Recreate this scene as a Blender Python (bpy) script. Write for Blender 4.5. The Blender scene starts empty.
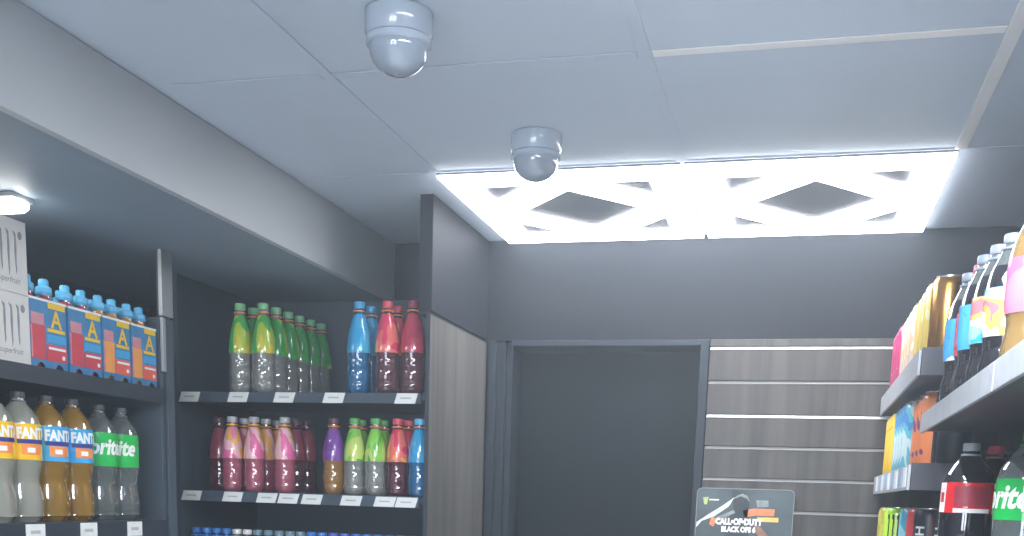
import bpy, bmesh, math, random
from mathutils import Vector, Matrix
random.seed(4)
PI = math.pi
SC = bpy.context.scene
COL = SC.collection
vs = SC.view_settings
vs.view_transform = 'Standard'; vs.look = 'None'; vs.gamma = 1.0; vs.use_curve_mapping = False
vs.exposure = 0.9

# ------------------------------------------------------------------ materials
def lin(c):
    return tuple(((v/255)/12.92 if v/255 <= .04045 else ((v/255+.055)/1.055)**2.4) for v in c)

def base_mat(name):
    m = bpy.data.materials.new(name); m.use_nodes = True
    nt = m.node_tree
    return m, nt, nt.nodes['Principled BSDF']

def mat(name, rgb, rough=.5, metal=0., var=.06, scale=40., trans=0., ior=1.45, alpha=1., bump=0., stretch=(1,1,1), spec=.5, coat=0.):
    """plain surface with a faint procedural variation of its own colour"""
    m, nt, b = base_mat(name)
    c = lin(rgb)
    tc = nt.nodes.new('ShaderNodeTexCoord'); mp = nt.nodes.new('ShaderNodeMapping'); mp.inputs['Scale'].default_value = stretch
    nz = nt.nodes.new('ShaderNodeTexNoise'); nz.inputs['Scale'].default_value = scale; nz.inputs['Detail'].default_value = 3
    rp = nt.nodes.new('ShaderNodeValToRGB')
    rp.color_ramp.elements[0].position = .3; rp.color_ramp.elements[1].position = .7
    rp.color_ramp.elements[0].color = (*[v*(1-var) for v in c], 1); rp.color_ramp.elements[1].color = (*[min(1, v*(1+var)) for v in c], 1)
    nt.links.new(tc.outputs['Object'], mp.inputs['Vector']); nt.links.new(mp.outputs['Vector'], nz.inputs['Vector'])
    nt.links.new(nz.outputs['Fac'], rp.inputs['Fac']); nt.links.new(rp.outputs['Color'], b.inputs['Base Color'])
    b.inputs['Roughness'].default_value = rough; b.inputs['Metallic'].default_value = metal
    b.inputs['Transmission Weight'].default_value = trans; b.inputs['IOR'].default_value = ior; b.inputs['Alpha'].default_value = alpha
    b.inputs['Specular IOR Level'].default_value = spec; b.inputs['Coat Weight'].default_value = coat; b.inputs['Coat IOR'].default_value = 1.75; b.inputs['Coat Roughness'].default_value = .04
    if bump:
        bp = nt.nodes.new('ShaderNodeBump'); bp.inputs['Strength'].default_value = bump; bp.inputs['Distance'].default_value = .002
        nt.links.new(nz.outputs['Fac'], bp.inputs['Height']); nt.links.new(bp.outputs['Normal'], b.inputs['Normal'])
    return m

def wood(name, a, b_, vertical=True, rough=.42):
    m, nt, b = base_mat(name)
    tc = nt.nodes.new('ShaderNodeTexCoord'); mp = nt.nodes.new('ShaderNodeMapping')
    mp.inputs['Scale'].default_value = (26, 26, 1.3) if vertical else (2, 26, 26)
    nz = nt.nodes.new('ShaderNodeTexNoise'); nz.inputs['Scale'].default_value = 1.0; nz.inputs['Detail'].default_value = 5; nz.inputs['Distortion'].default_value = .6
    rp = nt.nodes.new('ShaderNodeValToRGB')
    rp.color_ramp.elements[0].position = .33; rp.color_ramp.elements[1].position = .68
    rp.color_ramp.elements[0].color = (*lin(a), 1); rp.color_ramp.elements[1].color = (*lin(b_), 1)
    L = nt.links.new
    L(tc.outputs['Object'], mp.inputs['Vector']); L(mp.outputs['Vector'], nz.inputs['Vector']); L(nz.outputs['Fac'], rp.inputs['Fac'])
    L(rp.outputs['Color'], b.inputs['Base Color'])
    b.inputs['Roughness'].default_value = rough; b.inputs['Specular IOR Level'].default_value = .22
    return m

def emit(name, rgb, s):
    m, nt, b = base_mat(name)
    b.inputs['Base Color'].default_value = (*lin(rgb), 1)
    b.inputs['Emission Color'].default_value = (*lin(rgb), 1); b.inputs['Emission Strength'].default_value = s
    return m

def swirl(name, cols, scale=18, rough=.17, seed=0., stretch=(1, 1, 1), metal=0.):
    """printed film: blotches of several inks"""
    m, nt, b = base_mat(name)
    tc = nt.nodes.new('ShaderNodeTexCoord'); mp = nt.nodes.new('ShaderNodeMapping')
    mp.inputs['Location'].default_value = (seed, seed*.7, seed*1.3); mp.inputs['Scale'].default_value = stretch
    nz = nt.nodes.new('ShaderNodeTexNoise'); nz.inputs['Scale'].default_value = scale; nz.inputs['Detail'].default_value = 1.5; nz.inputs['Distortion'].default_value = .8
    rp = nt.nodes.new('ShaderNodeValToRGB'); rp.color_ramp.interpolation = 'CONSTANT'
    n = len(cols); e = rp.color_ramp.elements
    while len(e) < n: e.new(.5)
    for i, c in enumerate(cols):
        e[i].position = 0 if i == 0 else .36 + .28*(i-1)/max(1, n-2) if n > 2 else .5
        e[i].color = (*lin(c), 1)
    L = nt.links.new
    L(tc.outputs['Object'], mp.inputs['Vector']); L(mp.outputs['Vector'], nz.inputs['Vector']); L(nz.outputs['Fac'], rp.inputs['Fac'])
    L(rp.outputs['Color'], b.inputs['Base Color'])
    b.inputs['Roughness'].default_value = rough; b.inputs['Metallic'].default_value = metal
    b.inputs['Coat Weight'].default_value = .6; b.inputs['Coat IOR'].default_value = 1.6; b.inputs['Coat Roughness'].default_value = .06
    return m

M = {}
M['ceiling'] = mat('ceiling_paint', (198, 210, 224), .55, var=.02, scale=6)
M['tee'] = mat('ceiling_tee_paint', (196, 208, 223), .5, var=.02)
M['wall'] = mat('grey_paint', (31, 34, 40), .6, var=.02, scale=5, spec=.12)
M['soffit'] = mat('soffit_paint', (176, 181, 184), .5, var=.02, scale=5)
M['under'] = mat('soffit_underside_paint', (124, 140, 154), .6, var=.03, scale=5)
M['dark'] = mat('dark_panel', (67, 79, 90), .55, var=.04, scale=12)
M['shelf'] = mat('shelf_steel', (44, 52, 60), .4, var=.05, scale=30)
M['rshelf'] = mat('black_shelf_steel', (52, 54, 62), .4, var=.05, scale=30)
M['rail'] = mat('price_rail_plastic', (66, 78, 90), .3, var=.05, scale=20)
M['rrail'] = mat('pale_price_rail_plastic', (166, 170, 176), .3, var=.12, scale=30)
M['lightpost'] = mat('pale_aluminium', (170, 174, 176), .4, .3, var=.03)
M['door'] = mat('door_paint', (18, 25, 30), .55, var=.03, scale=4, spec=.15)
M['frame'] = mat('door_frame_paint', (40, 47, 54), .5, spec=.2, var=.03, scale=6)
M['woodp'] = wood('grey_oak_laminate', (74, 73, 71), (100, 97, 94))
M['slat'] = wood('grey_oak_slats', (56, 54, 52), (82, 79, 76))
M['alu'] = mat('groove_aluminium', (205, 205, 205), .3, .8, var=.03)
M['unlitalu'] = mat('unlit_groove_aluminium', (150, 150, 148), .45, .3, var=.03)
M['floor'] = mat('floor_tile', (205, 203, 200), .4, var=.08, scale=3)
M['led'] = emit('led_diffuser', (248, 250, 255), 7.5)
M['ledfar'] = emit('led_diffuser_rear', (240, 247, 255), 30.0)
M['lampbody'] = mat('lamp_plate', (118, 120, 126), .5, var=.02)
M['cam'] = mat('camera_plastic', (176, 188, 202), .18, var=.02, coat=.8)
M['camdome'] = mat('smoked_dome', (146, 158, 172), .05, var=.02, coat=1.0)
M['tag'] = mat('white_tag_card', (226, 228, 226), .5, var=.03, scale=60)
M['tagink'] = mat('grey_tag_ink', (178, 180, 180), .5, var=.05, scale=60)
M['tagblue'] = mat('blue_tag_card', (150, 172, 200), .5, var=.05, scale=60)
M['card'] = mat('white_carton', (214, 212, 208), .6, var=.03, scale=20)
M['cardink'] = mat('grey_carton_ink', (136, 138, 143), .6, var=.1, scale=60)
M['cardred'] = mat('red_carton_ink', (176, 88, 84), .6, var=.1, scale=60)
M['silver'] = mat('can_end_silver', (214, 214, 212), .25, .9, var=.03)
M['gold'] = mat('gold_can_foil', (226, 160, 78), .22, .95, var=.05, scale=20)
M['white'] = mat('white_ink', (236, 238, 236), .45, var=.02)
M['navy'] = mat('navy_ink', (42, 52, 128), .45, var=.05)
M['yellow'] = mat('yellow_ink', (238, 196, 40), .45, var=.04)
M['orange'] = mat('orange_ink', (236, 140, 70), .45, var=.06)
M['cyanink'] = mat('cyan_ink', (60, 160, 214), .45, var=.05)
M['redink'] = mat('red_ink', (206, 52, 56), .45, var=.05)
M['black'] = mat('black_ink', (30, 34, 34), .4, var=.05)
M['deepred'] = mat('dark_red_ink', (150, 40, 60), .45, var=.05)

def liquid(name, rgb, trans=.55, rough=.04):
    return mat(name, rgb, rough, trans=trans, ior=1.38, var=.03, scale=30, spec=1.0, coat=1.0)
L_ = {
 'clear': liquid('clear_drink', (190, 192, 186), .6), 'dimclear': liquid('clear_drink_green_bottle', (150, 165, 150), .75),
 'blue': liquid('blue_drink', (22, 120, 176), .4), 'red': liquid('dark_red_drink', (112, 52, 66), .45),
 'pink': liquid('pink_drink', (196, 104, 124), .35), 'amber': liquid('amber_drink', (176, 128, 60), .35),
 'fog': liquid('cloudy_lemonade', (166, 166, 154), .3), 'orangeade': liquid('amber_soda', (166, 126, 48), .35),
 'cola': liquid('cola', (26, 22, 30), .2, .05), 'spr': liquid('sparkling_clear', (168, 178, 176), .75),
 'olive': liquid('olive_drink', (150, 120, 70), .35), 'redj': liquid('red_juice', (202, 74, 88), .35), 'orangej': liquid('orange_juice', (236, 164, 70), .3),
}
def cap(name, rgb): return mat(name, rgb, .35, var=.04, scale=60)
C_ = {'green': cap('pale_green_cap', (128, 196, 138)), 'blue': cap('blue_cap', (64, 158, 204)), 'red': cap('red_cap', (216, 76, 96)),
      'darkred': cap('dark_red_cap', (146, 52, 72)), 'grey': cap('grey_cap', (178, 184, 186)), 'brown': cap('plum_cap', (92, 60, 70)),
      'lime': cap('lime_green_cap', (92, 172, 92)), 'sky': cap('sky_blue_cap', (98, 188, 232)), 'shaded': cap('shaded_cap', (70, 74, 82)),  # last cap: shade under the shelf put into its colour
      'white': cap('white_cap', (222, 222, 220)), 'royal': cap('royal_blue_cap', (44, 122, 206)), 'violet': cap('violet_blue_cap', (82, 98, 196)),
      'teal': cap('grey_teal_cap', (112, 142, 156)), 'smoke': cap('smoky_clear_cap', (132, 140, 156)), 'sgreen': cap('leaf_green_cap', (58, 160, 84))}
S_ = {'green': swirl('green_sleeve', [(62, 158, 74), (72, 172, 82), (176, 196, 62), (218, 196, 60)], 16, seed=1, stretch=(1, 1, .6)),
      'blue': swirl('blue_sleeve', [(36, 142, 196), (44, 156, 208), (72, 178, 220)], 10, seed=2, stretch=(1, 1, .5)),
      'red': swirl('red_sleeve', [(206, 46, 84), (214, 54, 92), (232, 110, 100), (236, 170, 70)], 16, seed=3, stretch=(1, 1, .8)),
      'maroon': swirl('maroon_sleeve', [(168, 40, 70), (182, 46, 78), (232, 150, 70)], 16, seed=4),
      'pink': swirl('pink_sleeve', [(228, 110, 160), (240, 190, 196), (240, 176, 96), (232, 130, 170)], 18, seed=5, stretch=(1, 1, .7)),
      'wine': swirl('wine_sleeve', [(122, 50, 66), (134, 56, 72), (150, 84, 84)], 14, seed=6),
      'purple': swirl('purple_sleeve', [(112, 60, 142), (124, 70, 156), (146, 84, 170)], 12, seed=7),
      'lime': swirl('lime_sleeve', [(96, 186, 60), (134, 204, 78), (196, 214, 110), (84, 170, 80)], 16, seed=8, stretch=(1, 1, .5)),
      'fyel': swirl('yellow_label', [(244, 192, 30), (248, 200, 40), (250, 206, 60)], 8, seed=9),
      'fblue': swirl('blue_label', [(52, 158, 218), (58, 166, 224), (80, 176, 228)], 8, seed=10),
      'sgreen': swirl('green_label', [(24, 172, 74), (28, 180, 80), (40, 186, 84)], 8, seed=11),
      'cred': swirl('red_label', [(214, 32, 40), (222, 36, 44), (204, 34, 48)], 8, seed=12),
      'party': swirl('cyan_and_orange_label', [(60, 168, 226), (150, 206, 236), (240, 240, 236), (240, 170, 90), (236, 120, 130)], 20, seed=13),
      'party2': swirl('blue_and_white_label', [(44, 140, 214), (70, 160, 226), (230, 236, 240)], 20, seed=14),
      'party3': swirl('pink_and_orange_label', [(226, 70, 140), (232, 96, 150), (238, 120, 150), (246, 150, 70)], 18, seed=15),
      'party4': swirl('red_and_blue_label', [(206, 50, 60), (220, 90, 90), (60, 130, 200)], 18, seed=16)}
K_ = {'magenta': swirl('magenta_can_print', [(196, 48, 112), (206, 60, 122), (226, 150, 180)], 24, .3, 21, metal=.3),
      'cream': swirl('cream_can_print', [(226, 206, 196), (232, 196, 150), (236, 226, 214), (214, 110, 140)], 30, .3, 22, metal=.2),
      'yellow': swirl('yellow_can_print', [(240, 200, 96), (244, 214, 110), (236, 232, 170)], 24, .3, 23, metal=.2),
      'sunny': swirl('yellow_orange_can_print', [(246, 196, 50), (248, 204, 64), (236, 130, 50)], 16, .35, 24),
      'icy': swirl('white_teal_can_print', [(240, 240, 238), (206, 228, 232), (96, 186, 204), (70, 140, 200)], 22, .35, 24.2, stretch=(1, 1, .5)),
      'coral': swirl('orange_can_print', [(236, 130, 70), (240, 140, 84), (120, 70, 120)], 22, .35, 26),
      'black': mat('black_can_print', (44, 46, 54), .35, .2, var=.06), 'lime': swirl('lime_can_print', [(170, 220, 50), (186, 230, 60), (140, 200, 50)], 14, .3, 27),
      'olivec': swirl('olive_can_print', [(176, 168, 70), (196, 186, 90)], 20, .35, 28), 'tealc': swirl('teal_can_print', [(60, 150, 176), (140, 200, 214)], 20, .35, 29),
      'redc': swirl('red_can_print', [(200, 60, 70), (208, 76, 80)], 20, .35, 30)}

# ------------------------------------------------------------------ mesh helpers
def link(name, bm, m, parent=None, smooth=False, loc=(0, 0, 0), rot=None):
    me = bpy.data.meshes.new(name)
    bmesh.ops.recalc_face_normals(bm, faces=bm.faces)
    bm.to_mesh(me); bm.free()
    for mm in (m if isinstance(m, (list, tuple)) else [m]): me.materials.append(mm)
    if smooth:
        for p in me.polygons: p.use_smooth = True
        try: me.set_sharp_from_angle(angle=math.radians(38))
        except Exception: pass
    o = bpy.data.objects.new(name, me); COL.objects.link(o)
    o.location = loc
    if rot: o.rotation_euler = rot
    if parent: o.parent = parent
    return o

def box(bm, x0, x1, y0, y1, z0, z1, bev=0., mi=0):
    r = bmesh.ops.create_cube(bm, size=1.0)
    v = r['verts']
    for q in v:
        q.co = Vector((x0+(q.co.x+.5)*(x1-x0), y0+(q.co.y+.5)*(y1-y0), z0+(q.co.z+.5)*(z1-z0)))
    fs = {f for q in v for f in q.link_faces}
    for f in fs: f.material_index = mi
    if bev:
        es = list({e for f in fs for e in f.edges})
        bmesh.ops.bevel(bm, geom=es, offset=bev, segments=2, affect='EDGES', profile=.5)
    return bm

def B(*a, bev=0.):
    return box(bmesh.new(), *a, bev=bev)

def lathe(bm, prof, seg=24, mi=0, petals=0):
    rings = []
    for (r, z) in prof:
        if r < 1e-6: rings.append([bm.verts.new((0, 0, z))]); continue
        ring = []
        for k in range(seg):
            a = 2*PI*k/seg
            ring.append(bm.verts.new((r*math.cos(a), r*math.sin(a), z)))
        rings.append(ring)
    for a, b in zip(rings, rings[1:]):
        for k in range(seg):
            k2 = (k+1) % seg
            vs_ = []
            for q in (a[k % len(a)], a[k2 % len(a)], b[k2 % len(b)], b[k % len(b)]):
                if q not in vs_: vs_.append(q)
            if len(vs_) >= 3:
                try:
                    f = bm.faces.new(vs_); f.material_index = mi
                except ValueError: pass
    return bm

def prism(bm, pts, y0, y1, axis='x', mi=0):
    """polygon pts (u,v) given thickness along a depth axis; axis x: u->Y v->Z, depth X"""
    def P(u, v, w): return (w, u, v) if axis == 'x' else ((u, w, v) if axis == 'y' else (u, v, w))
    a = [bm.verts.new(P(u, v, y0)) for u, v in pts]; b = [bm.verts.new(P(u, v, y1)) for u, v in pts]
    fs = [bm.faces.new(a), bm.faces.new(b[::-1])]
    n = len(pts)
    for i in range(n): fs.append(bm.faces.new((a[i], a[(i+1) % n], b[(i+1) % n], b[i])))
    for f in fs: f.material_index = mi
    return bm

def interp(prof, z):
    for (r0, z0), (r1, z1) in zip(prof, prof[1:]):
        if z0 <= z <= z1 and z1 > z0: return r0+(r1-r0)*(z-z0)/(z1-z0)
    return prof[-1][0]

def text_verts(s, size, bold=.0, shear=0., cut=2):
    """builtin font outlines as flat triangles centred on the origin"""
    cu = bpy.data.curves.new('lettering', 'FONT'); cu.body = s; cu.size = size; cu.offset = bold; cu.shear = shear
    cu.align_x = 'CENTER'; cu.align_y = 'CENTER'; cu.resolution_u = 3
    o = bpy.data.objects.new('lettering', cu); COL.objects.link(o)
    dg = bpy.context.evaluated_depsgraph_get()
    me = bpy.data.meshes.new_from_object(o.evaluated_get(dg))
    bm = bmesh.new(); bm.from_mesh(me)
    bpy.data.objects.remove(o); bpy.data.curves.remove(cu); bpy.data.meshes.remove(me)
    for _ in range(cut):
        long = [e for e in bm.edges if e.calc_length() > size*.25]
        if long: bmesh.ops.subdivide_edges(bm, edges=long, cuts=1)
        bmesh.ops.triangulate(bm, faces=bm.faces)
    return bm

def wrap_text(s, size, radius, z, ang, m, parent, name='lettering', bold=0., shear=0., vertical=False, xs=1.):
    bm = text_verts(s, size, bold, shear)
    for v in bm.verts:
        u, w = v.co.x*xs, v.co.y
        if vertical: u, w = w, -u
        rr = radius(z+w) if callable(radius) else radius
        a = ang + u/rr
        v.co = Vector((rr*math.cos(a), rr*math.sin(a), z+w))
    me_o = link(name, bm, m, parent)
    return me_o

def patch(radius, z0, z1, a0, a1, m, parent, name, n=10, off=0., nz=1):
    """a printed patch that hugs a bottle between two angles"""
    bm = bmesh.new(); rows = []
    for j in range(nz+1):
        z = z0+(z1-z0)*j/nz
        rr = (radius(z) if callable(radius) else radius)+off
        rows.append([bm.verts.new((rr*math.cos(a0+(a1-a0)*i/n), rr*math.sin(a0+(a1-a0)*i/n), z)) for i in range(n+1)])
    for a, b in zip(rows, rows[1:]):
        for i in range(n): bm.faces.new((a[i], a[i+1], b[i+1], b[i]))
    return link(name, bm, m, parent, True)

def tag(o, label, cat, group=None, kind=None):
    o['label'] = label; o['category'] = cat
    if group: o['group'] = group
    if kind: o['kind'] = kind
    return o

def thing(name, loc=(0, 0, 0), rz=0.):
    o = bpy.data.objects.new(name, None); o.empty_display_size = .02
    COL.objects.link(o); o.location = loc; o.rotation_euler = (0, 0, rz)
    return o

def dup(root, loc, rz=None):
    r = root.copy(); COL.objects.link(r); r.location = loc
    if rz is not None: r.rotation_euler = (0, 0, round(rz/(PI/2)+.2)*PI/2)
    for ch in list(root.children):
        c = ch.copy(); COL.objects.link(c); c.parent = r
        for g in list(ch.children):
            d = g.copy(); COL.objects.link(d); d.parent = c
    return r

def struct(name, bm, m, parent=None, smooth=False):
    o = link(name, bm, m, parent, smooth)
    if parent is None: o['kind'] = 'structure'
    return o

CEIL = 2.362
WY = 3.25          # plane of the back wall
PX = -.944         # face of the corner partition
# ------------------------------------------------------------------ room shell
struct('floor', B(-2.3, 1.0, -3.2, 3.6, -.05, 0), M['floor'])
cl = struct('ceiling', B(-2.3, 1.0, -3.2, 3.6, CEIL+.002, CEIL+.06), M['ceiling'])
# exposed tee grid, sunk by a hair under the tiles
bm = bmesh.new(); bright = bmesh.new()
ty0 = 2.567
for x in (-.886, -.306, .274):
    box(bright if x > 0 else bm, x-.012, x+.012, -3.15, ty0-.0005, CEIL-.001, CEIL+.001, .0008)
for k in range(9):
    y = ty0-.6*k
    for xa, xb in ((-1.2, -.898), (-.874, -.318), (-.294, .262), (.286, .98)):
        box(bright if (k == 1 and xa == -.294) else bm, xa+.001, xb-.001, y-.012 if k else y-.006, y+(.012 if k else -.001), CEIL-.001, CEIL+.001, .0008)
struct('trim_1', bm, M['tee'])
struct('trim_4', bright, mat('tee_painted_reflection', (250, 248, 244), .4, var=.02))  # paler tees: the lamp reflection is put into their colour

# back wall with the doorway cut out of it
DX0, DX1, DZ = -.866, -.304, 2.06
bm = bmesh.new()
box(bm, -2.2, -.935, WY, WY+.3, 0, CEIL)
box(bm, -.935, .95, WY, WY+.3, 2.078, CEIL)
box(bm, -.278, .95, WY+.004, WY+.3, 0, 2.078)
struct('wall_back', bm, M['wall'])
bm = bmesh.new()
box(bm, -.935, -.30, WY+.16, WY+.3, 0, 2.078)
struct('wall_passage', bm, M['dark'])
# door frame: stepped jambs and head
bm = bmesh.new()
box(bm, -.935, -.912, WY-.012, WY+.16, 0, 2.077, .002)
box(bm, -.912, -.886, WY+.006, WY+.16, 0, 2.077, .002)
box(bm, -.886, DX0, WY+.018, WY+.16, 0, 2.077, .002)
box(bm, DX1, -.279, WY-.008, WY+.16, 0, 2.077, .002)
box(bm, DX0, DX1, WY-.008, WY+.16, DZ, 2.077, .002)
struct('trim_2', bm, M['frame'])
dr = struct('door_1', B(DX0+.003, DX1-.003, WY+.105, WY+.145, .01, DZ-.003, bev=.002), M['door'])
bm = bmesh.new(); lathe(bm, [(0, 0), (.011, 0), (.011, .045), (0, .045)], 16)
hd = link('door_handle', bm, M['alu'], dr, True); hd.rotation_euler = (PI/2, 0, 0); hd.location = (DX0+.07, WY+.105, 1.02)
bm = bmesh.new(); box(bm, DX0+.06, DX0+.18, WY+.052, WY+.066, 1.011, 1.029, .005); link('door_lever', bm, M['alu'], dr)

# slatwall right of the door: boards with grooves between them, aluminium inserts in the grooves
SX0, SX1 = -.2765, .94
gz = [2.052, 1.958, 1.864, 1.7755, 1.686, 1.596, 1.503, 1.41]
bm = bmesh.new()
edges_ = [2.0765]+[z for z in gz]+[0.0]
for a, b in zip(edges_, edges_[1:]):
    box(bm, SX0, SX1, WY-.012, WY+.004, b+.0045, a-.0045 if a < 2.07 else a, .0015)
sw = struct('wall_slats', bm, M['slat'])
for i, z in enumerate(gz):
    bm = bmesh.new(); wide = i in (0, 2)
    box(bm, SX0+.001, SX1, WY-.002, WY+.003, z-.0043, z+.0043)
    # lower lip of the insert stands a little proud and catches the ceiling light
    box(bm, SX0+.001, SX1, WY-.0135, WY-.002, z-.0044, z-.0044+(.0045 if wide else .0025), .0008)
    link('groove_insert', bm, M['alu'] if wide else M['unlitalu'], sw)  # brighter metal on two inserts paints in the reflected ceiling light

# corner partition between the shelves and the doorway
bm = bmesh.new()
box(bm, PX-.036, PX, 2.735, WY-.001, 2.078, CEIL, .002)
struct('wall_partition', bm, M['wall'])
bm = bmesh.new(); box(bm, PX-.011, PX, 2.73, WY-.001, 0, 2.070, .001)
struct('wall_partition_panel', bm, M['woodp'])
bm = bmesh.new(); box(bm, PX-.033, PX-.003, 2.733, WY-.001, 2.070, 2.078)
struct('trim_3', bm, M['black'])
struct('trim_5', B(PX-.0112, PX-.0005, 2.7265, 2.7298, 0, 2.0695), M['shelf'])

# dropped soffit over the left shelves
SFX, SFZ = -1.242, 2.192
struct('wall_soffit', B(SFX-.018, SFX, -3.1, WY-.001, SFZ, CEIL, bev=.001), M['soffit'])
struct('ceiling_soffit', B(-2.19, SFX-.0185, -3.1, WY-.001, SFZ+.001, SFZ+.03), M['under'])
struct('wall_left', B(-2.3, -2.1, -3.2, 3.6, 0, CEIL), M['dark'])
struct('wall_right', B(.66, .9, -3.2, WY-.013, 0, CEIL), M['wall'])
struct('wall_front', B(-2.3, 1.0, -3.3, -3.15, 0, CEIL), M['wall'])
M['day'] = emit('daylit_glass', (232, 242, 255), 5.0)
for i, (x0, x1) in enumerate(((-1.55, -.75), (-.45, .35))):
    wn_ = struct('window_%d' % (i+1), B(x0, x1, -3.149, -3.14, .95, 2.05), M['day'])
    bm = bmesh.new()
    for a in ((x0-.05, x0, .90, 2.10), (x1, x1+.05, .90, 2.10), (x0, x1, .90, .95), (x0, x1, 2.05, 2.10)): box(bm, a[0], a[1], -3.149, -3.10, a[2], a[3], .002)
    link('window_frame', bm, M['frame'], wn_)

# ------------------------------------------------------------------ ceiling lights
def led_panel(name, x0, x1, y0, y1, z, m):
    """square plate: bright frame, bright diamond band, grey centre diamond and grey corner triangles"""
    t = thing(name, ((x0+x1)/2, (y0+y1)/2, z))
    hx, hy = (x1-x0)/2-.004, (y1-y0)/2-.004
    link('back_plate', B(-hx, hx, -hy, hy, -.002, .004), M['lampbody'], t)
    bm = bmesh.new()
    def ring(outer, inner, za=-.008, zb=-.002):
        n = len(outer)
        A = [[bm.verts.new((u*hx, v*hy, zz)) for u, v in L] for L in (outer, inner) for zz in (za, zb)]
        for i in range(n):
            j = (i+1) % n
            bm.faces.new((A[0][i], A[0][j], A[2][j], A[2][i])); bm.faces.new((A[1][i], A[1][j], A[3][j], A[3][i]))
            bm.faces.new((A[0][i], A[0][j], A[1][j], A[1][i])); bm.faces.new((A[2][i], A[2][j], A[3][j], A[3][i]))
    sq = lambda s: [(-s, -s), (s, -s), (s, s), (-s, s)]
    di = lambda s: [(0, -s), (s, 0), (0, s), (-s, 0)]
    ring(sq(.995), sq(.72))  # frame widened so its shape imitates the lamp's bloom
    link('frame_diffuser', bm, m, t)
    bm = bmesh.new(); ring(di(1.0), di(.815), -.0076); ring(di(.80), di(.56), -.0076); link('diamond_diffuser', bm, m, t)
    return t
t = led_panel('ceiling_light', -.885, -.307, ty0, WY-.003, CEIL-.002, M['led'])
tag(t, 'left LED ceiling panel above the door with diamond light pattern', 'ceiling light', 'LED panels over the doorway')
t = led_panel('ceiling_light', -.305, .275, ty0, WY-.003, CEIL-.002, M['led'])
tag(t, 'right LED ceiling panel above the slatted wall with diamond light pattern', 'ceiling light', 'LED panels over the doorway')
for i, (x, y) in enumerate(((-.306, .767), (-.886, -.433), (-.306, -1.033), (-.886, -1.633))):
    t = led_panel('ceiling_light', x+.001, x+.579, y+.001, y+.599, CEIL-.006, M['ledfar'])
    tag(t, 'LED ceiling panel further back in the shop, %s' % ('nearest to the door', 'second from the door', 'third from the door', 'furthest from the door')[i], 'ceiling light', 'LED panels in the rear of the shop')

# batten light under the soffit, only its end in view
t = thing('batten_light', (-1.80, 2.005, SFZ-.012))
link('housing', B(-.24, .225, -.034, .034, .003, .0125, bev=.002), M['lightpost'], t)
bm = bmesh.new(); lathe(bm, [(0, -.235), (.008, -.232), (.0125, -.22), (.0125, .22), (.008, .232), (0, .235)], 16)
o = link('tube', bm, emit('batten_tube', (255, 254, 250), 12.0), t, True); o.rotation_euler = (0, PI/2, 0); o.location = (0, 0, -.009)
tag(t, 'white tube light under the soffit above the left shelf', 'tube light')

# ------------------------------------------------------------------ dome cameras
def dome_camera(loc, label, s=1.0):
    t = thing('dome_camera', loc)
    bm = bmesh.new(); lathe(bm, [(0, 0), (.054, 0), (.054, -.03), (.050, -.036), (0, -.036)], 40); o = link('mount', bm, M['cam'], t, True)
    bm = bmesh.new()
    lathe(bm, [(.0475, -.0362), (.0475, -.050)]+[(.0475*math.cos(a), -.050-.040*math.sin(a)) for a in [PI/2*i/10 for i in range(1, 10)]]+[(0, -.090)], 40)
    link('dome', bm, M['camdome'], t, True)
    bm = bmesh.new(); lathe(bm, [(.0476, -.036), (.052, -.038), (.052, -.046), (.0476, -.048)], 40); link('trim_ring', bm, M['cam'], t, True)
    t.scale = (s, s, s)
    tag(t, label, 'security camera', 'dome cameras on the ceiling')
    return t
dome_camera((-.585, 2.345, CEIL), 'grey dome security camera just in front of the left light panel')
dome_camera((-.665, 1.745, CEIL), 'grey dome security camera on the ceiling away from the lights', 1.0)

# ------------------------------------------------------------------ bottles
def soft_profile(H, R):
    return [(0, .002), (R*.72, .0), (R*.92, .006), (R, .018), (R, .10*H), (R*.955, .118*H), (R*.955, .128*H), (R, .148*H), (R, .245*H), (R*.985, .255*H), (R*.93, .30*H), (R*.93, .312*H), (R*.965, .33*H), (R*.955, .35*H), (R*.92, .385*H), (R*.985, .42*H),
            (R*1.0, .46*H), (R*.95, .58*H), (R*.84, .68*H), (R*.66, .78*H), (R*.47, .86*H), (R*.37, .885*H), (R*.37, .925*H)]
def pet_profile(H, R):
    return [(0, .012), (R*.55, .004), (R*.74, 0), (R*.92, .012), (R, .045*H*1.), (R*.97, .075*H), (R, .12*H), (R*.995, .16*H), (R*.93, .23*H), (R*.86, .29*H), (R*.845, .315*H), (R*.88, .37*H), (R*.98, .43*H), (R, .46*H),
            (R, .72*H), (R*.985, .76*H), (R*.9, .81*H), (R*.66, .865*H), (R*.42, .91*H), (R*.31, .935*H), (R*.30, .95*H)]
def pet_slim(H, R):
    return [(0, .008), (R*.6, .002), (R*.8, 0), (R*.96, .010), (R, .03), (R, .18*H), (R*.9, .25*H), (R*.88, .30*H), (R*.94, .37*H), (R, .42*H), (R, .62*H), (R*.97, .68*H),
            (R*.84, .76*H), (R*.74, .80*H), (R*.62, .84*H), (R*.44, .90*H), (R*.41, .925*H), (R*.41, .94*H)]

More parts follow.
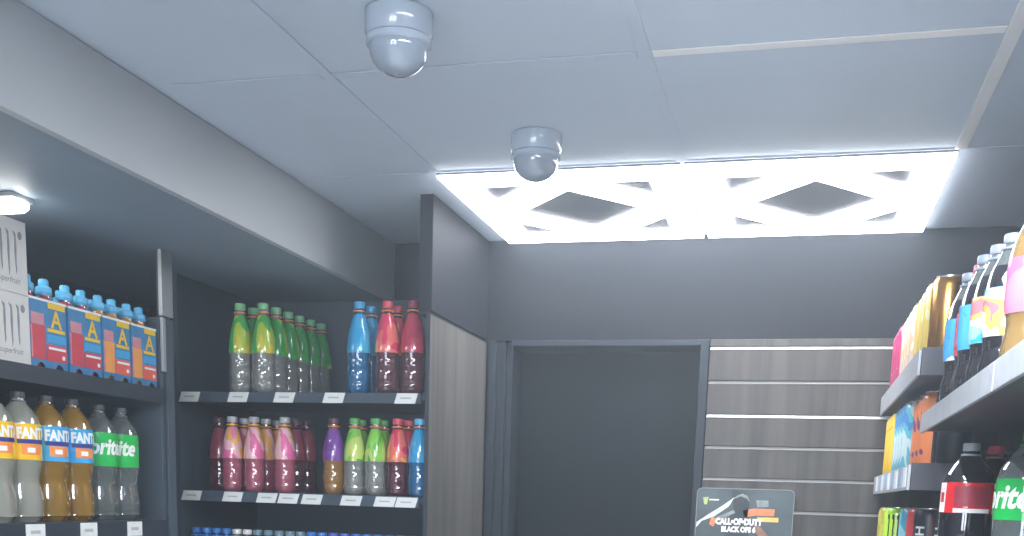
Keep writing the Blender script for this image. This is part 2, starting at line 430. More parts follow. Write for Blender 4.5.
def bottle(name, kind, H, R, liq, capm, label_m, lz, capr=.0145, seg=24, ring=None, fill=None):
    prof = {'soft': soft_profile, 'pet': pet_profile, 'slim': pet_slim}[kind](H, R)
    t = thing(name)
    bm = bmesh.new(); lathe(bm, prof+[(0, prof[-1][1])], seg)
    if fill:
        for f in bm.faces: f.material_index = int(f.calc_center_median().z > fill*H)
    link('body', bm, [liq, L_['spr']] if fill else liq, t, True)
    zb = prof[-1][1]
    bm = bmesh.new()
    lathe(bm, [(0, zb+.0005), (capr*.97, zb+.0005), (capr, zb+.002), (capr, H-.003), (capr*.93, H), (0, H)], 20); link('cap', bm, capm, t, True)
    bm = bmesh.new()
    lathe(bm, [(capr*.6, zb-.0085), (capr*1.14, zb-.008), (capr*1.14, zb-.005), (capr*.6, zb-.0045)], 20); link('neck_ring', bm, ring or capm, t, True)
    z0, z1 = lz[0]*H, lz[1]*H
    zs = sorted({z0, z1, *[z for r, z in prof if z0 < z < z1], *[z0+(z1-z0)*k/6 for k in range(7)]})
    rad = lambda z: interp(prof, z)+.0009
    bm = bmesh.new(); lathe(bm, [(rad(z), z) for z in zs], seg); link('label', bm, label_m, t, True)
    t['rad'] = 0.0
    del t['rad']
    return t, rad

FZ1, FZ2, FZ3 = 1.877, 1.609, 1.268
FY = 2.785
HB, RB = .235, .0325
def soda(liq, capk, sl, ring='orange', liqname=None):
    return bottle('soft_drink_bottle', 'soft', HB, RB, L_[liq], C_[capk], S_[sl], (.44, .862), ring=M[ring] if ring in M else C_[ring])[0]

used = set()
def put(root, loc, label, cat, group, rz=None):
    """first placement moves the prototype itself, every later one is a copy"""
    if root.name in used: o = dup(root, loc, rz)
    else:
        used.add(root.name); o = root; o.location = loc
        if rz is not None: o.rotation_euler = (0, 0, round(rz/(PI/2)+.2)*PI/2)
    used.add(o.name) if o is root else None
    tag(o, label, cat, group)
    return o
ORD = ['first', 'second', 'third', 'fourth', 'fifth', 'sixth', 'seventh', 'eighth', 'ninth', 'tenth', 'eleventh', 'twelfth']
faceit = -PI/2
# upper facing row
pg = soda('clear', 'green', 'green')
g = 'bottles on the upper shelf beside the door'
put(pg, (-1.513, FY, FZ1), 'green-sleeved clear soda bottle, leftmost at the front of the upper shelf', 'bottle', g, .3)
put(pg, (-1.510, FY+.068, FZ1), 'green-sleeved clear soda bottle right behind the leftmost one, upper shelf', 'bottle', g, 1.3)
put(pg, (-1.444, FY, FZ1), 'green-sleeved clear soda bottle, second from left in front, upper shelf', 'bottle', g, -.2)
for k in range(1, 6):
    put(pg, (-1.442+.002*k, FY+.069*k, FZ1), 'green-sleeved soda bottle, %s behind the front one second from left, upper shelf' % ORD[k-1], 'bottle', g, .9*k)
pb = soda('blue', 'blue', 'blue')
put(pb, (-1.163, FY, FZ1), 'bright blue soda bottle at the front of the upper shelf', 'bottle', g, .5)
put(pb, (-1.158, FY+.07, FZ1), 'blue soda bottle hidden behind the front blue one on the upper shelf', 'bottle', g, 1.5)
pr = soda('red', 'red', 'red')
put(pr, (-1.083, FY, FZ1), 'red-sleeved soda bottle beside the front blue one on the upper shelf', 'bottle', g, .2)
put(pr, (-1.083, FY+.07, FZ1), 'red-sleeved soda bottle behind the front red ones on the upper shelf', 'bottle', g, 1.2)
pm = soda('red', 'darkred', 'maroon')
put(pm, (-1.011, FY, FZ1), 'maroon-sleeved soda bottle against the wooden partition on the upper shelf', 'bottle', g, .9)

# lower facing row
g = 'bottles on the lower shelf beside the door'
HB, RB = .203, .0295
pw = soda('red', 'brown', 'wine', 'brown')
put(pw, (-1.604, FY+.04, FZ2), 'dark wine-red soda bottle set back at the left end of the lower shelf', 'bottle', g, .4)
pp = soda('pink', 'grey', 'pink', 'yellow')
put(pp, (-1.541, FY, FZ2), 'pink soda bottle, leftmost in front of the pink ones, lower shelf', 'bottle', g, .1)
put(pp, (-1.474, FY, FZ2), 'pink soda bottle, middle one in front on the lower shelf', 'bottle', g, .9)
put(pp, (-1.381, FY, FZ2), 'pink soda bottle standing apart, right of the front pink pair', 'bottle', g, 2.0)
put(pp, (-1.541, FY+.07, FZ2), 'pink soda bottle hidden behind the leftmost pink one on the lower shelf', 'bottle', g, 1.1)
put(pp, (-1.474, FY+.07, FZ2), 'pink soda bottle just behind the middle pink one on the lower shelf', 'bottle', g, 2.2)
put(pp, (-1.474, FY+.14, FZ2), 'pink soda bottle deepest behind the middle pink one, lower shelf', 'bottle', g, 3.0)
for k in (1, 2):  # pink bottles in shade, painted by reusing the wine-red one
    put(pw, (-1.381+.001*k, FY+.066*k, FZ2), 'pink soda bottle coloured dark for shade, %s behind the pink one that stands apart' % ('one step', 'two steps')[k-1], 'bottle', g, 1.1*k)
pv = soda('amber', 'brown', 'purple')
put(pv, (-1.2355, FY, FZ2), 'purple-sleeved soda bottle with amber drink on the lower shelf', 'bottle', g, .3)
pl = soda('clear', 'lime', 'lime')
put(pl, (-1.1745, FY, FZ2), 'lime-sleeved clear soda bottle beside the purple one on the lower shelf', 'bottle', g, .3)
put(pl, (-1.1135, FY, FZ2), 'lime-sleeved clear soda bottle beside the red one on the lower shelf', 'bottle', g, 1.4)
put(pl, (-1.188, FY+.075, FZ2), 'lime-sleeved soda bottle behind the one next to purple, lower shelf', 'bottle', g, 2.3)
put(pl, (-1.1215, FY+.075, FZ2), 'lime-sleeved soda bottle behind the one next to red, lower shelf', 'bottle', g, 3.3)
pr2 = soda('red', 'red', 'red')
put(pr2, (-1.0505, FY, FZ2), 'red-sleeved soda bottle between lime and blue on the lower shelf', 'bottle', g, .2)
put(pr2, (-1.0455, FY+.066, FZ2), 'red-sleeved soda bottle behind the red one on the lower shelf', 'bottle', g, 1.2)
pb2 = soda('blue', 'sky', 'blue')
put(pb2, (-.9885, FY-.002, FZ2), 'bright blue soda bottle against the wooden partition on the lower shelf', 'bottle', g, .5)

# bottom facing row, only caps and necks in the frame
g = 'bottles on the bottom shelf beside the door'
HB, RB = .233, .0155
row3 = [('royal', 4, 'royal blue cap'), ('white', 2, 'white cap'), ('teal', 5, 'grey-teal cap'), ('royal', 2, 'royal blue cap'), ('violet', 2, 'violet-blue cap'), ('royal', 4, 'royal blue cap'), ('grey', 2, 'grey cap')]
xs = [-1.658, -1.626, -1.594, -1.562, -1.530, -1.498, -1.466, -1.433, -1.400, -1.367, -1.335, -1.302, -1.270, -1.236, -1.203, -1.170, -1.137, -1.104, -1.071, -1.038, -1.005]
i = 0
kinds = {}
seen_run = {}
for capk, n, txt in row3:
    if capk not in kinds:
        kinds[capk] = bottle('water_bottle', 'slim', .235, .0155, L_['blue' if capk in ('royal', 'violet') else 'spr'], C_[capk], S_['blue' if capk != 'white' else 'party2'], (.4, .64), capr=.0135, seg=20)[0]
    for k in range(n):
        put(kinds[capk], (xs[i], FY, FZ3), 'slim bottle with %s on the bottom shelf, %s from left' % (txt, ORD[i] if i < 12 else ['thirteenth', 'fourteenth', 'fifteenth', 'sixteenth', 'seventeenth', 'eighteenth', 'nineteenth', 'twentieth', 'twenty-first'][i-12]), 'bottle', g)
        i += 1

# ------------------------------------------------------------------ shelving facing the camera
FX0, FX1 = -1.69, PX-.012
for nm, z, h, lab in (('shelf', 1.875, .026, 'dark steel shelf holding the green, blue and red bottles'), ('shelf', 1.607, .028, 'dark steel shelf holding the pink, purple and lime bottles'), ('shelf', 1.266, .028, 'dark steel shelf at the bottom under the blue-capped slim bottles')):
    t = thing('shelf', (0, 0, 0))
    link('shelf_board', B(FX0, FX1, 2.756, WY-.045, z-.018, z, bev=.001), M['shelf'], t)
    link('price_rail', B(FX0+.002, FX1-.020, 2.747, 2.7555, z-h, z+.001, bev=.0015), M['rail'], t)
    tag(t, lab, 'shelf', 'shelves beside the door')
t = thing('shelving_unit', (0, 0, 0))
link('back_panel', B(FX0, FX1, WY-.044, WY-.002, .02, SFZ-.002), M['dark'], t)
link('side_panel', B(FX0-.016, FX0-.001, 2.76, WY-.002, .02, SFZ-.002), M['dark'], t)
link('base', B(FX0, FX1, 2.76, WY-.045, .002, .12), M['shelf'], t)
tag(t, 'dark back and side panels of the shelving next to the wooden partition', 'shelving')

# price tags on the facing rails
def price_tag(w, h):
    t = thing('price_tag')
    bm = bmesh.new()
    s = h*.16
    prism(bm, [(-w/2-s, -h/2), (w/2-s, -h/2), (w/2+s, h/2), (-w/2+s, h/2)], -.0012, 0, 'y'); link('card', bm, M['tag'], t)
    bm = bmesh.new()
    prism(bm, [(-w*.28, -h*.04), (w*.24, -h*.04), (w*.25, h*.10), (-w*.27, h*.10)], -.0015, -.0012, 'y'); link('print', bm, M['tagink'], t)
    return t
pt = price_tag(.058, .0265)
g = 'price tags on the upper rail beside the door'
names = ['leftmost', 'second from left', 'third from left', 'fourth from left', 'rightmost']
for (a, b), n in zip(((-1.682, -1.617), (-1.531, -1.471), (-1.396, -1.331), (-1.252, -1.186), (-1.045, -.984)), names):
    put(pt, ((a+b)/2, 2.7468, 1.862), 'white price tag on the upper shelf rail by the door, %s' % n, 'price tag', g)
g = 'price tags on the lower rail beside the door'
names = ['leftmost', 'second from left', 'third from left', 'fourth from left', 'fifth from left', 'sixth from left', 'second from right', 'rightmost']
for (a, b), n in zip(((-1.682, -1.616), (-1.554, -1.489), (-1.447, -1.388), (-1.383, -1.323), (-1.314, -1.252), (-1.2, -1.136), (-1.101, -1.041), (-1.036, -.984)), names):
    put(pt, ((a+b)/2, 2.7468, 1.593), 'white price tag on the lower shelf rail by the door, %s' % n, 'price tag', g)

# ------------------------------------------------------------------ left wall shelving
LX, LB = -1.56, -1.98
LZ1, LZ2 = 1.856, 1.532
for z, h, lab in ((LZ1, .036, 'dark shelf on the left wall carrying white cartons and blue-capped drinks'), (LZ2, .040, 'dark shelf on the left wall carrying large soda bottles')):
    t = thing('wall_shelf')
    link('shelf_board', B(LB, LX-.008, .6, 2.478, z-.022, z, bev=.001), M['shelf'], t)
    link('price_rail', B(LX-.0075, LX, .6, 2.478, z-h, z+.001, bev=.0015), M['shelf'], t)
    tag(t, lab, 'shelf', 'shelves on the left wall')
t = thing('shelving_end_post')
link('end_panel', B(LB, LX-.012, 2.482, 2.500, .02, 2.03, bev=.001), M['dark'], t)
link('post_cover', B(LX-.010, LX, 2.479, 2.528, 2.034, SFZ-.001, bev=.001), M['lightpost'], t)
link('post', B(LX-.030, LX-.010, 2.501, 2.528, .02, SFZ-.001, bev=.001), M['shelf'], t)
link('post_lit_strip', B(LX-.010, LX-.002, 2.482, 2.496, 1.90, 2.030, bev=.001), M['lightpost'], t)  # pale strip paints the light falling on the lower post
link('post_shaded_face', B(LX-.010, LX-.002, 2.498, 2.53, .02, 2.030, bev=.001), M['dark'], t)  # dark face has the post's shade put into its colour
tag(t, 'dark shelving end panel whose pale metal post top shows beside the drink packs', 'shelving post')
t = link('shelving_back_panel', B(LB-.03, LB-.004, .6, 2.50, .02, SFZ-.002), M['dark'])
tag(t, 'dark back panel behind the left wall shelves', 'back panel')

# big bottles on the lower left shelf
def big(liq, capk, sl, name='soda_bottle'):
    return bottle(name, 'pet', .272, .0432, L_[liq], C_[capk], S_[sl], (.48, .755), seg=32)
def fruit_logo(t, rad, ang, word):
    """white word on a dark blue swoosh with an orange fruit blob"""
    lab = [c for c in t.children if c.name.startswith('label')][0]
    patch(rad, .164, .173, ang-.80, ang+.85, M['navy'], lab, 'logo_swoosh', off=.0004)
    patch(rad, .141, .163, ang-.62, ang+.45, M['orange'], lab, 'logo_fruit', off=.0003)
    patch(rad, .146, .156, ang-.35, ang+.05, M['white'], lab, 'logo_glint', off=.0006)
    wrap_text(word, .031, lambda z: rad(z)+.0009, .1845, ang+.03, M['white'], lab, 'logo_word', bold=.0016, xs=.78)
def text_logo(t, rad, ang, word, z, size, bold, shear, xs=1.):
    lab = [c for c in t.children if c.name.startswith('label')][0]
    return wrap_text(word, size, lambda z: rad(z)+.0008, z, ang, M['white'], lab, 'logo_word', bold=bold, shear=shear, xs=xs)
AL = -.62      # labels turn towards the aisle
py_, ry = big('fog', 'shaded', 'fyel'); fruit_logo(py_, ry, AL+.42, 'FANTA')
pf_, rf = big('orangeade', 'shaded', 'fblue'); fruit_logo(pf_, rf, AL+.42, 'FANTA')
ps_, rs = bottle('soda_bottle', 'pet', .268, .041, L_['spr'], C_['shaded'], S_['sgreen'], (.47, .76), seg=32)
text_logo(ps_, rs, AL-.12, 'Sprite', .170, .050, .0018, .2, .85)
g = 'large soda bottles on the lower left shelf'
BX = LX-.055
for root, y, lab in ((py_, 1.925, 'large cloudy soda bottle with yellow label, cut by the left picture edge'), (py_, 2.010, 'large cloudy soda bottle with yellow label beside the blue-labelled pair'),
                     (pf_, 2.099, 'large amber soda bottle with blue label next to the yellow-labelled one'), (pf_, 2.188, 'large amber soda bottle with blue label next to the green-labelled ones'),
                     (ps_, 2.285, 'large clear soda bottle with green label beside the amber bottle'), (ps_, 2.372, 'large clear soda bottle with green label at the dark end of the row')):
    o = put(root, (BX, y, LZ2+.0005), lab, 'bottle', g)
    if 'dark end' in lab: o.rotation_euler = (0, 0, -.62)
lt = thing('price_tag')
link('card', B(-.0012, 0, -.030, .030, -.018, .0165), M['tag'], lt); link('print', B(0, .0004, -.016, .014, -.004, .003), M['tagink'], lt)
for y, n in ((1.978, 'under the yellow labels'), (2.158, 'under the blue labels'), (2.336, 'under the green labels')):
    put(lt, (LX+.0014, y, LZ2-.019), 'white price tag on the left shelf edge %s' % n, 'price tag', 'price tags on the left shelf edge')

# white cartons with claw mark
def claw(bm, y, z, w, h, d0, d1):
    """three ragged vertical strokes hooking left at the top"""
    for k in range(3):
        u = y-w/2+w*(.16+.33*k)
        prism(bm, [(u-.11*w, z+h*.5), (u+.03*w, z+h*.44), (u+.055*w, z+h*.1), (u+.03*w, z-h*(.25+.12*(k == 1))), (u+.045*w, z-h*.4), (u, z-h*(.5+.08*(k == 1))), (u-.03*w, z-h*.2), (u-.045*w, z+.02*h), (u-.03*w, z+h*.36)], d0, d1, 'x')
def carton(z0, h, words):
    t = thing('drink_carton', (LX-.012, 1.86, z0))
    link('box', B(-.25, 0, -.19, .144, 0, h, bev=.0015), M['card'], t)
    bm = bmesh.new(); claw(bm, .090, h*.56, .062, h*.58, .0002, .0008); link('claw_mark', bm, M['cardink'], t)
    bm = text_verts(words, .0175, .0, .25, 1)
    for v in bm.verts: v.co = Vector((0.0009, .084+v.co.x, h*.17+v.co.y))
    link('lettering', bm, M['cardink'], t)
    bm = bmesh.new(); prism(bm, [(.124+.006*math.cos(a), h*.80+.008*math.sin(a)) for a in [2*PI*i/14 for i in range(14)]], .0002, .0008, 'x'); link('round_mark', bm, M['cardink'], t)
    link('picture', B(.0002, .0008, -.006, .046, h*.38, h*.68), M['cardred'], t)
    link('flap', B(-.002, .0006, -.19, .144, h*.985, h*.999), M['card'], t)
    return t
t = carton(LZ1+.0005, .138, 'superfruit'); tag(t, 'white drink carton with grey claw mark standing on the left shelf, lower of two', 'carton', 'white cartons on the left shelf')
t = carton(LZ1+.139, .143, 'superfruit'); tag(t, 'white drink carton stacked on top of another one, below the tube light', 'carton', 'white cartons on the left shelf')

# packs of small blue-capped bottles in printed carriers
def juice_bottle(liq):
    H, R = .186, .0255
    t = thing('juice_bottle')
    prof = [(0, .001), (R*.8, 0), (R, .006), (R, .12), (R*.92, .132), (R*.6, .146), (R*.52, .150), (R*.52, .156)]
    bm = bmesh.new(); lathe(bm, prof+[(0, .156)], 20); link('body', bm, L_[liq], t, True)
    bm = bmesh.new(); lathe(bm, [(0, .1565), (.0165, .1565), (.0165, .172), (.014, .1745), (.0105, .1755), (.0105, .187), (.0085, .190), (0, .1905)], 20); link('sports_cap', bm, C_['sky'], t, True)
    bm = bmesh.new(); lathe(bm, [(.0168, .158), (.0178, .1585), (.0178, .1625), (.0168, .163)], 20); link('tamper_ring', bm, C_['blue'], t, True)
    return t
jr, jo = juice_bottle('redj'), juice_bottle('orangej')
mats_pack = {}
cardblue = mat('blue_carrier_print', (62, 128, 176), .45, var=.12, scale=40)
cardred_ = mat('red_carrier_print', (200, 66, 78), .45, var=.06, scale=40)
cardorange = mat('orange_carrier_print', (232, 156, 76), .45, var=.06, scale=40)
cardcoral = mat('coral_carrier_print', (222, 96, 76), .45, var=.06, scale=40)
palepink = mat('pale_print', (206, 140, 150), .45, var=.08, scale=40)
def carrier(y0, y1, kind, label):
    w = y1-y0; dpt = .112; h = .142
    t = thing('drink_pack', (LX-.016, (y0+y1)/2, LZ1+.0005))
    strip = cardred_ if kind == 'red' else cardorange
    low = cardred_ if kind == 'red' else cardcoral
    bm = bmesh.new(); hw = w/2-.001
    # open-topped sleeve with scalloped feet along its lower front edge
    sc = [(-hw, 0)]
    n = 2
    for k in range(n):
        c = -hw+(k+.55)*2*hw/n
        sc += [(c-.016, 0)]+[(c+.014*math.cos(a), .014*math.sin(a)*.9) for a in [PI-PI*i/6 for i in range(7)]]+[(c+.016, 0)]
    sc += [(hw, 0), (hw, h), (-hw, h)]
    prism(bm, sc, -.0015, 0, 'x')
    box(bm, -dpt, -.0015, -hw, -hw+.0012, 0, h); box(bm, -dpt, -.0015, hw-.0012, hw, 0, h); box(bm, -dpt-.0012, -dpt, -hw, hw, 0, h)
    link('sleeve', bm, cardblue, t)
    link('rim', B(-.004, .0016, -hw, hw, h-.004, h+.0006), M['white'], t)
    link('side_rim', B(-dpt, -.004, -hw-.0002, -hw+.0016, h-.003, h+.0006), M['yellow'], t)
    a = -hw; m_ = -hw+.44*2*hw
    link('bottle_picture', B(.0001, .0007, a+.003, m_-.003, .018, .088), strip, t)
    link('bottle_picture_edge', B(.0001, .0009, a+.003, a+.008, .020, .086), palepink, t)
    link('bottle_picture_shoulder', B(.0001, .0007, a+.006, m_-.006, .089, .112), palepink, t)
    link('lower_panel', B(.0001, .0007, m_, hw-.002, .018, .052), low, t)
    link('caption', B(.0008, .0012, m_+.006, hw-.006, .042, .047), M['white'], t)
    link('caption_dot', B(.0008, .0012, hw-.018, hw-.009, .024, .032), M['white'], t)
    link('name_band', B(.0001, .0008, m_+.002, hw-.004, .056, .073), M['cyanink'], t)
    link('name_bar', B(.0001, .0010, m_+.004, hw-.006, .078, .085), M['yellow'], t)
    bm = text_verts('A', .050, .0012, 0, 1)
    for v in bm.verts: v.co = Vector((.0009, (m_+hw)/2+v.co.x, .103+v.co.y))
    link('letter_mark', bm, M['yellow'], t)
    link('top_badge', B(.0001, .0010, m_+.008, hw-.004, h-.016, h-.0045), M['yellow'], t)
    tag(t, label, 'drink pack', 'drink packs on the left shelf')
    return t
g = 'blue-capped bottles standing in the packs'
packs = [(2.006, 2.128, 'red', 'first red pack, by the white cartons'), (2.134, 2.252, 'red', 'second red pack, beside the orange packs'), (2.255, 2.364, 'orange', 'orange pack next to the red ones'), (2.367, 2.474, 'orange', 'orange pack at the end of the shelf')]
for y0, y1, kind, txt in packs:
    carrier(y0, y1, kind, 'blue printed carrier of small bottles, '+txt)
    w = y1-y0
    for r_ in range(2):
        for c_ in range(2):
            put(jr if kind == 'red' else jo, (LX-.016-.030-.053*r_, y0+w*(.27+.47*c_), LZ1+.0008), 'sky-blue capped small bottle, %s %s in the %s' % (('front', 'back')[r_], ('left', 'right')[c_], txt.split(',')[0] if kind == 'red' else txt), 'bottle', g)

# ------------------------------------------------------------------ right shelving
RX = .2
AZ = [1.905, 1.690, 1.452]
for z, h, lab, rm in ((AZ[0], .030, 'black shelf on the right wall under the gold cans', 'rrail'), (AZ[1], .030, 'black shelf on the right wall under the orange and teal cans', 'rrail'), (AZ[2], .03, 'black shelf low on the right wall under the lime and black cans', 'rrail')):
    t = thing('can_shelf')
    link('shelf_board', B(RX+.006, .655, 2.256, WY-.016, z-.024, z, bev=.001), M['rshelf'], t)
    link('price_rail', B(RX, RX+.0055, 2.25, WY-.016, z-h-.006, z+.012, bev=.001), M[rm], t)
    link('end_plate', B(RX+.006, .655, 2.2505, 2.2555, z-.036, z+.016, bev=.001), M['rshelf'], t)
    if z == AZ[1]:
        for k in range(9):
            link('rail_card', B(RX-.0012, RX-.0001, 2.275+.100*k, 2.335+.100*k, z-.030, z+.008), M['tagblue'] if k % 2 else M['tag'], t)
    tag(t, lab, 'shelf', 'can shelves on the right wall')
BZ = 1.786
t = thing('bottle_shelf')
link('shelf_board', B(RX+.020, .655, .5, 2.235, BZ-.022, BZ-.002, bev=.001), M['rshelf'], t)
for y0, y1 in ((.5, 1.428), (1.436, 2.236)):
    link('price_rail', B(RX+.0135, RX+.0195, y0, y1, BZ-.026, BZ+.010, bev=.0012), M['rrail'], t)
tag(t, 'black shelf on the right wall with pale price rail under colourful bottles', 'shelf')
BZ2 = 1.457
t = thing('bottle_shelf')
link('shelf_board', B(RX+.020, .655, .5, 2.235, BZ2-.022, BZ2-.002, bev=.001), M['rshelf'], t)
link('price_rail', B(RX+.0135, RX+.0195, .5, 2.236, BZ2-.026, BZ2+.006, bev=.0012), M['rrail'], t)
tag(t, 'black shelf on the right wall under the large cola bottles', 'shelf')

def can(m, R=.0325, H=.168, name='drink_can', lid=None):
    t = thing(name)
    bm = bmesh.new(); lathe(bm, [(0, .002), (R*.7, 0), (R*.82, .001), (R, .010), (R, H-.016), (R*.93, H-.007), (R*.84, H-.003)], 32); link('body', bm, m, t, True)
    bm = bmesh.new(); lathe(bm, [(R*.84, H-.0032), (R*.87, H-.002), (R*.87, H), (R*.82, H), (R*.79, H-.005), (0, H-.005)], 32); l = link('lid', bm, lid or M['silver'], t, True)
    bm = bmesh.new(); prism(bm, [(.006*math.cos(a)*1.7-.004, .006*math.sin(a)) for a in [2*PI*i/12 for i in range(12)]], H-.0048, H-.0036, 'z'); link('pull_tab', bm, M['silver'], l)
    return t
g = 'cans on the upper right shelf'
kg = can(M['gold']); ky = can(K_['yellow']); kc = can(K_['cream']); km = can(K_['magenta'])
z = AZ[0]+.0005
put(kg, (.260, 2.395, z), 'shiny gold can at the near end of the upper can shelf', 'can', g)
put(kg, (.3285, 2.405, z), 'shiny gold can beside the bottles, behind the foremost gold one', 'can', g)
for k, y in enumerate((2.47, 2.545, 2.62)):
    put(ky, (.254, y, z), 'yellow can %s behind the foremost gold can' % ORD[k], 'can', g)
for k, y in enumerate((2.70, 2.775, 2.85, 2.92)):
    put(kc, (.250, y, z), 'cream and pink can, %s of four between yellow and magenta cans' % ORD[k], 'can', g)
for k, y in enumerate((3.0, 3.075, 3.15)):
    put(km, (.246, y, z), 'magenta can, %s from the far end by the slatted wall' % ORD[2-k], 'can', g)
g = 'cans on the middle right shelf'
z = AZ[1]+.0005
kk = can(K_['black']); ko = can(K_['coral']); ki = can(K_['icy']); ks = can(K_['sunny'])
for k, y in enumerate((2.30, 2.375)):
    put(kk, (.285, y, z), 'black can with silver lid, %s from the near end of the middle can shelf' % ORD[k], 'can', g)
for k, y in enumerate((2.455, 2.535, 2.61)):
    put(ko, (.266, y, z), 'orange can with purple marks, %s in its row from the near side' % ORD[k], 'can', g)
for k, y in enumerate((2.69, 2.765, 2.84, 2.915)):
    put(ki, (.251, y, z), 'white and teal can, %s in its row from the orange cans' % ORD[k], 'can', g)
for k, y in enumerate((3.0, 3.075, 3.15)):
    put(ks, (.247, y, z), 'yellow and orange can, %s in its row counted from the teal cans' % ORD[k], 'can', g)
g = 'cans on the low right shelf'
z = AZ[2]+.0005
kl = can(K_['lime'])
for k in range(3):      # dark claw strokes down the front of the lime can
    a = PI+1.22+(k-1)*.36
    patch(.0329, .025, .146, a-.05, a+.05, M['black'], kl.children[0], 'claw_stroke', n=3)
    patch(.0329, .138, .150, a-.13, a+.05, M['black'], kl.children[0], 'claw_hook', n=3)
kh = can(K_['black'], lid=M['silver'])
wrap_text('HELL', .030, .0332, .098, PI+.80, M['tag'], kh.children[0], 'lettering', bold=.0006, vertical=True, xs=1.0)
patch(.0329, .012, .148, PI+1.55, PI+1.85, M['deepred'], kh.children[0], 'red_stripe', n=4)
krd = can(K_['redc']); kt = can(K_['tealc']); kol = can(K_['olivec'])
put(kh, (.272, 2.46, z), 'black energy can with vertical silver lettering on the low shelf', 'can', g)
put(kh, (.302, 2.39, z), 'black energy can with red stripe at the near end of the low shelf', 'can', g)
put(krd, (.270, 2.60, z), 'red can between the black and the teal can on the low shelf', 'can', g)
put(kt, (.263, 2.70, z), 'teal can between the red and the lime can on the low shelf', 'can', g)
put(kl, (.243, 2.90, z), 'lime-green energy can with black claw strokes on the low shelf', 'can', g)
put(kol, (.240, 3.06, z), 'olive-yellow can behind the lime-green one on the low shelf', 'can', g)

# colourful bottles on the upper right shelf
g = 'colourful bottles on the upper right shelf'
z = BZ-.0015
def cola(sl, capk, liq='cola', H=.221):
    return bottle('cola_bottle', 'slim', H, .0325, L_[liq], C_[capk], S_[sl], (.36, .66), seg=28, fill=.80)[0]
b1 = cola('party', 'smoke'); b2 = cola('party2', 'smoke'); b3 = cola('party4', 'red'); b4 = cola('party3', 'smoke', 'olive')
put(b4, (.266, 1.535, z), 'amber bottle with pink and orange label at the right picture edge', 'bottle', g, .4)
put(b1, (.269, 1.737, z), 'dark cola bottle with cyan and orange label beside the amber one', 'bottle', g, 0)
put(b1, (.262, 1.806, z), 'dark cola bottle with cyan label, second behind the amber one', 'bottle', g, 1.6)
put(b2, (.254, 1.874, z), 'dark cola bottle with blue and white label behind the cyan ones', 'bottle', g, 0)
put(b3, (.2585, 1.942, z), 'dark bottle with red cap and red label on the upper right shelf', 'bottle', g, 0)
put(b2, (.250, 2.009, z), 'dark cola bottle with blue label last in file next to the gold cans', 'bottle', g, 1.6)

# large bottles on the lower right shelf
g = 'large bottles on the lower right shelf'
z = BZ2-.0015
AR = PI+1.40
def bigr(liq, capk, sl, lo=.57): return bottle('soda_bottle', 'pet', .278, .0432, L_[liq], C_[capk], S_[sl], (lo, .755), seg=32)
c1, rc = bigr('cola', 'grey', 'cred')
lab = [c for c in c1.children if c.name.startswith('label')][0]
patch(rc, .159, .2095, AR-1.30, AR-.86, M['white'], lab, 'white_panel', off=.0004)
patch(rc, .176, .193, AR-1.16, AR-.93, M['redink'], lab, 'red_disc', off=.0007)
patch(rc, .170, .204, AR-.45, AR+1.0, M['deepred'], lab, 'dark_script', off=.0004)
patch(rc, .159, .166, AR-.45, AR+1.0, M['white'], lab, 'white_strip', off=.0005)
c2, _ = bigr('cola', 'red', 'cred')
s1, rs1 = bigr('spr', 'sgreen', 'sgreen', .545)
text_logo(s1, rs1, AR-.98, 'Sprite', .183, .046, .0016, .2, .85)
lab = [c for c in s1.children if c.name.startswith('label')][0]
patch(rs1, .164, .200, AR-.15, AR+.2, M['white'], lab, 'white_panel', off=.0005)
put(c1, (.284, 2.055, z), 'large cola bottle with grey cap and red label on the lower right shelf', 'bottle', g)
put(c2, (.338, 2.142, z), 'large cola bottle with red cap behind the grey-capped one', 'bottle', g)
put(c2, (.386, 2.055, z), 'large cola bottle with red cap deeper in, beside the green-labelled bottle', 'bottle', g)
put(s1, (.319, 1.72, z), 'large clear bottle with green label and green cap at the right picture edge', 'bottle', g)

# ------------------------------------------------------------------ poster on the slatted wall
t = thing('poster', (-.1505, WY-.0165, 1.50))
def rrect(w, z0, z1, r, n=6):
    pts = []
    for cx, cz, a0 in ((w-r, z1-r, 0), (-w+r, z1-r, PI/2), (-w+r, z0+r, PI), (w-r, z0+r, 1.5*PI)):
        pts += [(cx+r*math.cos(a0+PI/2*i/n), cz+r*math.sin(a0+PI/2*i/n)) for i in range(n+1)]
    return pts
bm = bmesh.new(); prism(bm, rrect(.1385, -.26, .160, .016), -.0025, .0025, 'y'); link('board', bm, mat('poster_print', (58, 72, 76), .3, var=.35, scale=9), t)
bm = bmesh.new()
o_, i_ = rrect(.1385, -.26, .160, .016), rrect(.1363, -.2578, .1578, .0145)
A = [bm.verts.new((u, -.0035, v)) for u, v in o_]; Bv = [bm.verts.new((u, -.0035, v)) for u, v in i_]
C = [bm.verts.new((u, -.0026, v)) for u, v in o_]; D = [bm.verts.new((u, -.0026, v)) for u, v in i_]
for k in range(len(A)):
    j = (k+1) % len(A)
    bm.faces.new((A[k], A[j], Bv[j], Bv[k])); bm.faces.new((A[k], A[j], C[j], C[k])); bm.faces.new((Bv[k], Bv[j], D[j], D[k])); bm.faces.new((C[k], C[j], D[j], D[k]))
link('edge', bm, mat('poster_edge', (120, 128, 130), .4, var=.05), t)
def sticker(name, pts, m, d=-.0032):
    bm = bmesh.new(); prism(bm, pts, d, -.0026, 'y'); return link(name, bm, m, t)
pgrey = mat('poster_grey', (128, 138, 138), .4, var=.3, scale=40); porg = mat('poster_orange', (222, 130, 80), .4, var=.15, scale=50)
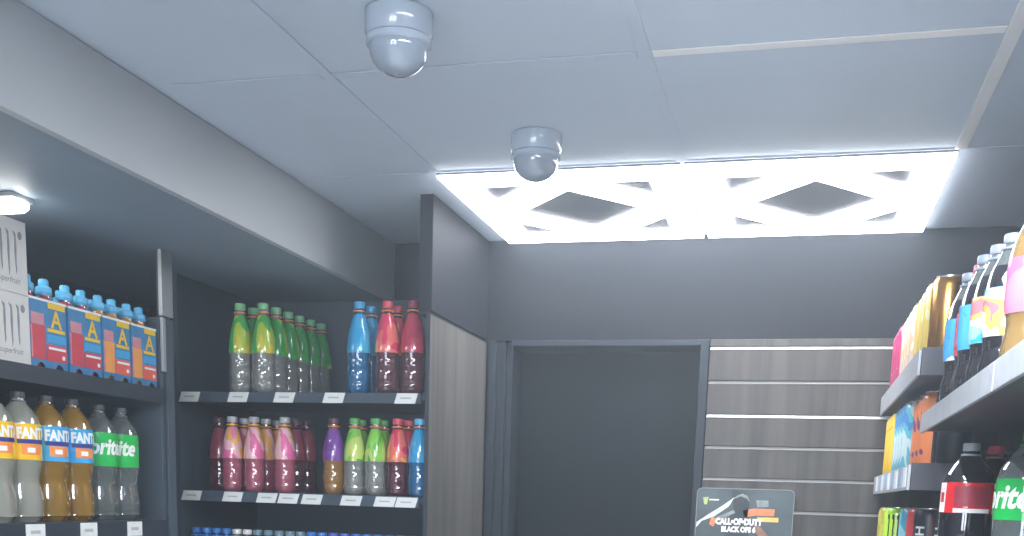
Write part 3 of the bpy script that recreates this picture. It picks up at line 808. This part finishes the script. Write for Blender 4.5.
pdark = mat('poster_dark', (38, 46, 52), .4, var=.2, scale=30); ppale = mat('poster_pale', (206, 212, 208), .4, var=.2, scale=60); plime = mat('poster_lime', (168, 184, 110), .4, var=.1)
pbrown = mat('poster_brown', (150, 104, 84), .4, var=.2, scale=40)
sticker('dark_shape', [(-.04, .156), (.0, .150), (.014, .12), (.01, .08), (.02, .0), (-.06, -.1), (-.05, .06), (-.03, .1)], pdark)
sticker('pale_streak', [(-.135, .06), (-.10, .085), (-.06, .112), (-.03, .135), (-.045, .108), (-.085, .078), (-.12, .064), (-.135, .045)], ppale, -.0036)
sticker('grey_streak', [(-.09, .07), (-.06, .085), (-.03, .098), (-.025, .090), (-.06, .074), (-.085, .056)], pgrey, -.0036)
sticker('grey_arc', [(-.036, .128), (-.022, .140), (-.008, .146), (.006, .140), (.014, .122), (.004, .132), (-.012, .138), (-.026, .132)], pgrey, -.0038)
sticker('orange_patch', [(-.004, .098), (.028, .104), (.086, .104), (.084, .084), (.030, .084), (.002, .078)], porg)
sticker('yellow_bar', [(.038, .080), (.098, .080), (.098, .067), (.038, .067)], mat('poster_amber', (228, 184, 100), .4, var=.1))
sticker('pale_patch', [(.032, .128), (.066, .128), (.068, .110), (.036, .108)], pgrey)
sticker('arm_shape', [(.030, .062), (.050, .050), (.080, .018), (.096, -.03), (.070, -.04), (.060, .006), (.036, .036)], pbrown)
sticker('yellow_flash', [(-.092, .078), (-.078, .070), (-.086, .048), (-.098, .056)], porg, -.0039)
sticker('lime_mark', [(-.120, .132), (-.104, .134), (-.108, .112), (-.116, .112)], plime)
sticker('pale_line', [(-.102, .128), (-.074, .128), (-.074, .124), (-.102, .124)], ppale)
for word, sz, zz, xo, bold in (('CALL\u2022OF\u2022DUTY', .0235, .064, -.014, .0017), ('BLACK OPS 6', .0205, .042, -.014, .0015)):
    bm = text_verts(word, sz, bold, 0, 0)
    for v in bm.verts: v.co = Vector((xo+v.co.x*.80, -.0042, zz+v.co.y))
    link('lettering', bm, M['white'], t)
tag(t, 'dark printed poster with rounded corners and white lettering on the slatted wall', 'poster')

# ------------------------------------------------------------------ camera
cd = bpy.data.cameras.new('camera'); co = bpy.data.objects.new('camera', cd); COL.objects.link(co)
right = Vector((.966876, .253416, .03051)); up = Vector((-.072252, .157089, .984938)); back = Vector((.244806, -.954517, .170195))
m3 = Matrix((right, up, back)).transposed()
co.matrix_world = Matrix.Translation((0, 0, 1.62)) @ m3.to_4x4()
cd.sensor_fit = 'HORIZONTAL'; cd.sensor_width = 36.0; cd.lens = 1079.285/1024*36
cd.shift_x = 0; cd.shift_y = (682-268)/1024
cd.clip_start = .02
SC.camera = co
w = bpy.data.worlds.new('world'); SC.world = w; w.use_nodes = True
w.node_tree.nodes['Background'].inputs['Color'].default_value = (.02, .022, .026, 1)
wn = w.node_tree; vol = wn.nodes.new('ShaderNodeVolumeScatter')      # thin scatter added to imitate lens glare and lifted blacks
vol.inputs['Color'].default_value = (.80, .90, 1.0, 1); vol.inputs['Density'].default_value = .026; vol.inputs['Anisotropy'].default_value = .7
wn.links.new(vol.outputs['Volume'], wn.nodes['World Output'].inputs['Volume'])
SC.cycles.volume_bounces = 1
SC.cycles.max_bounces = 10; SC.cycles.diffuse_bounces = 5; SC.cycles.transmission_bounces = 8
SC.cycles.caustics_reflective = False; SC.cycles.caustics_refractive = False
SC.cycles.sample_clamp_indirect = 4.0
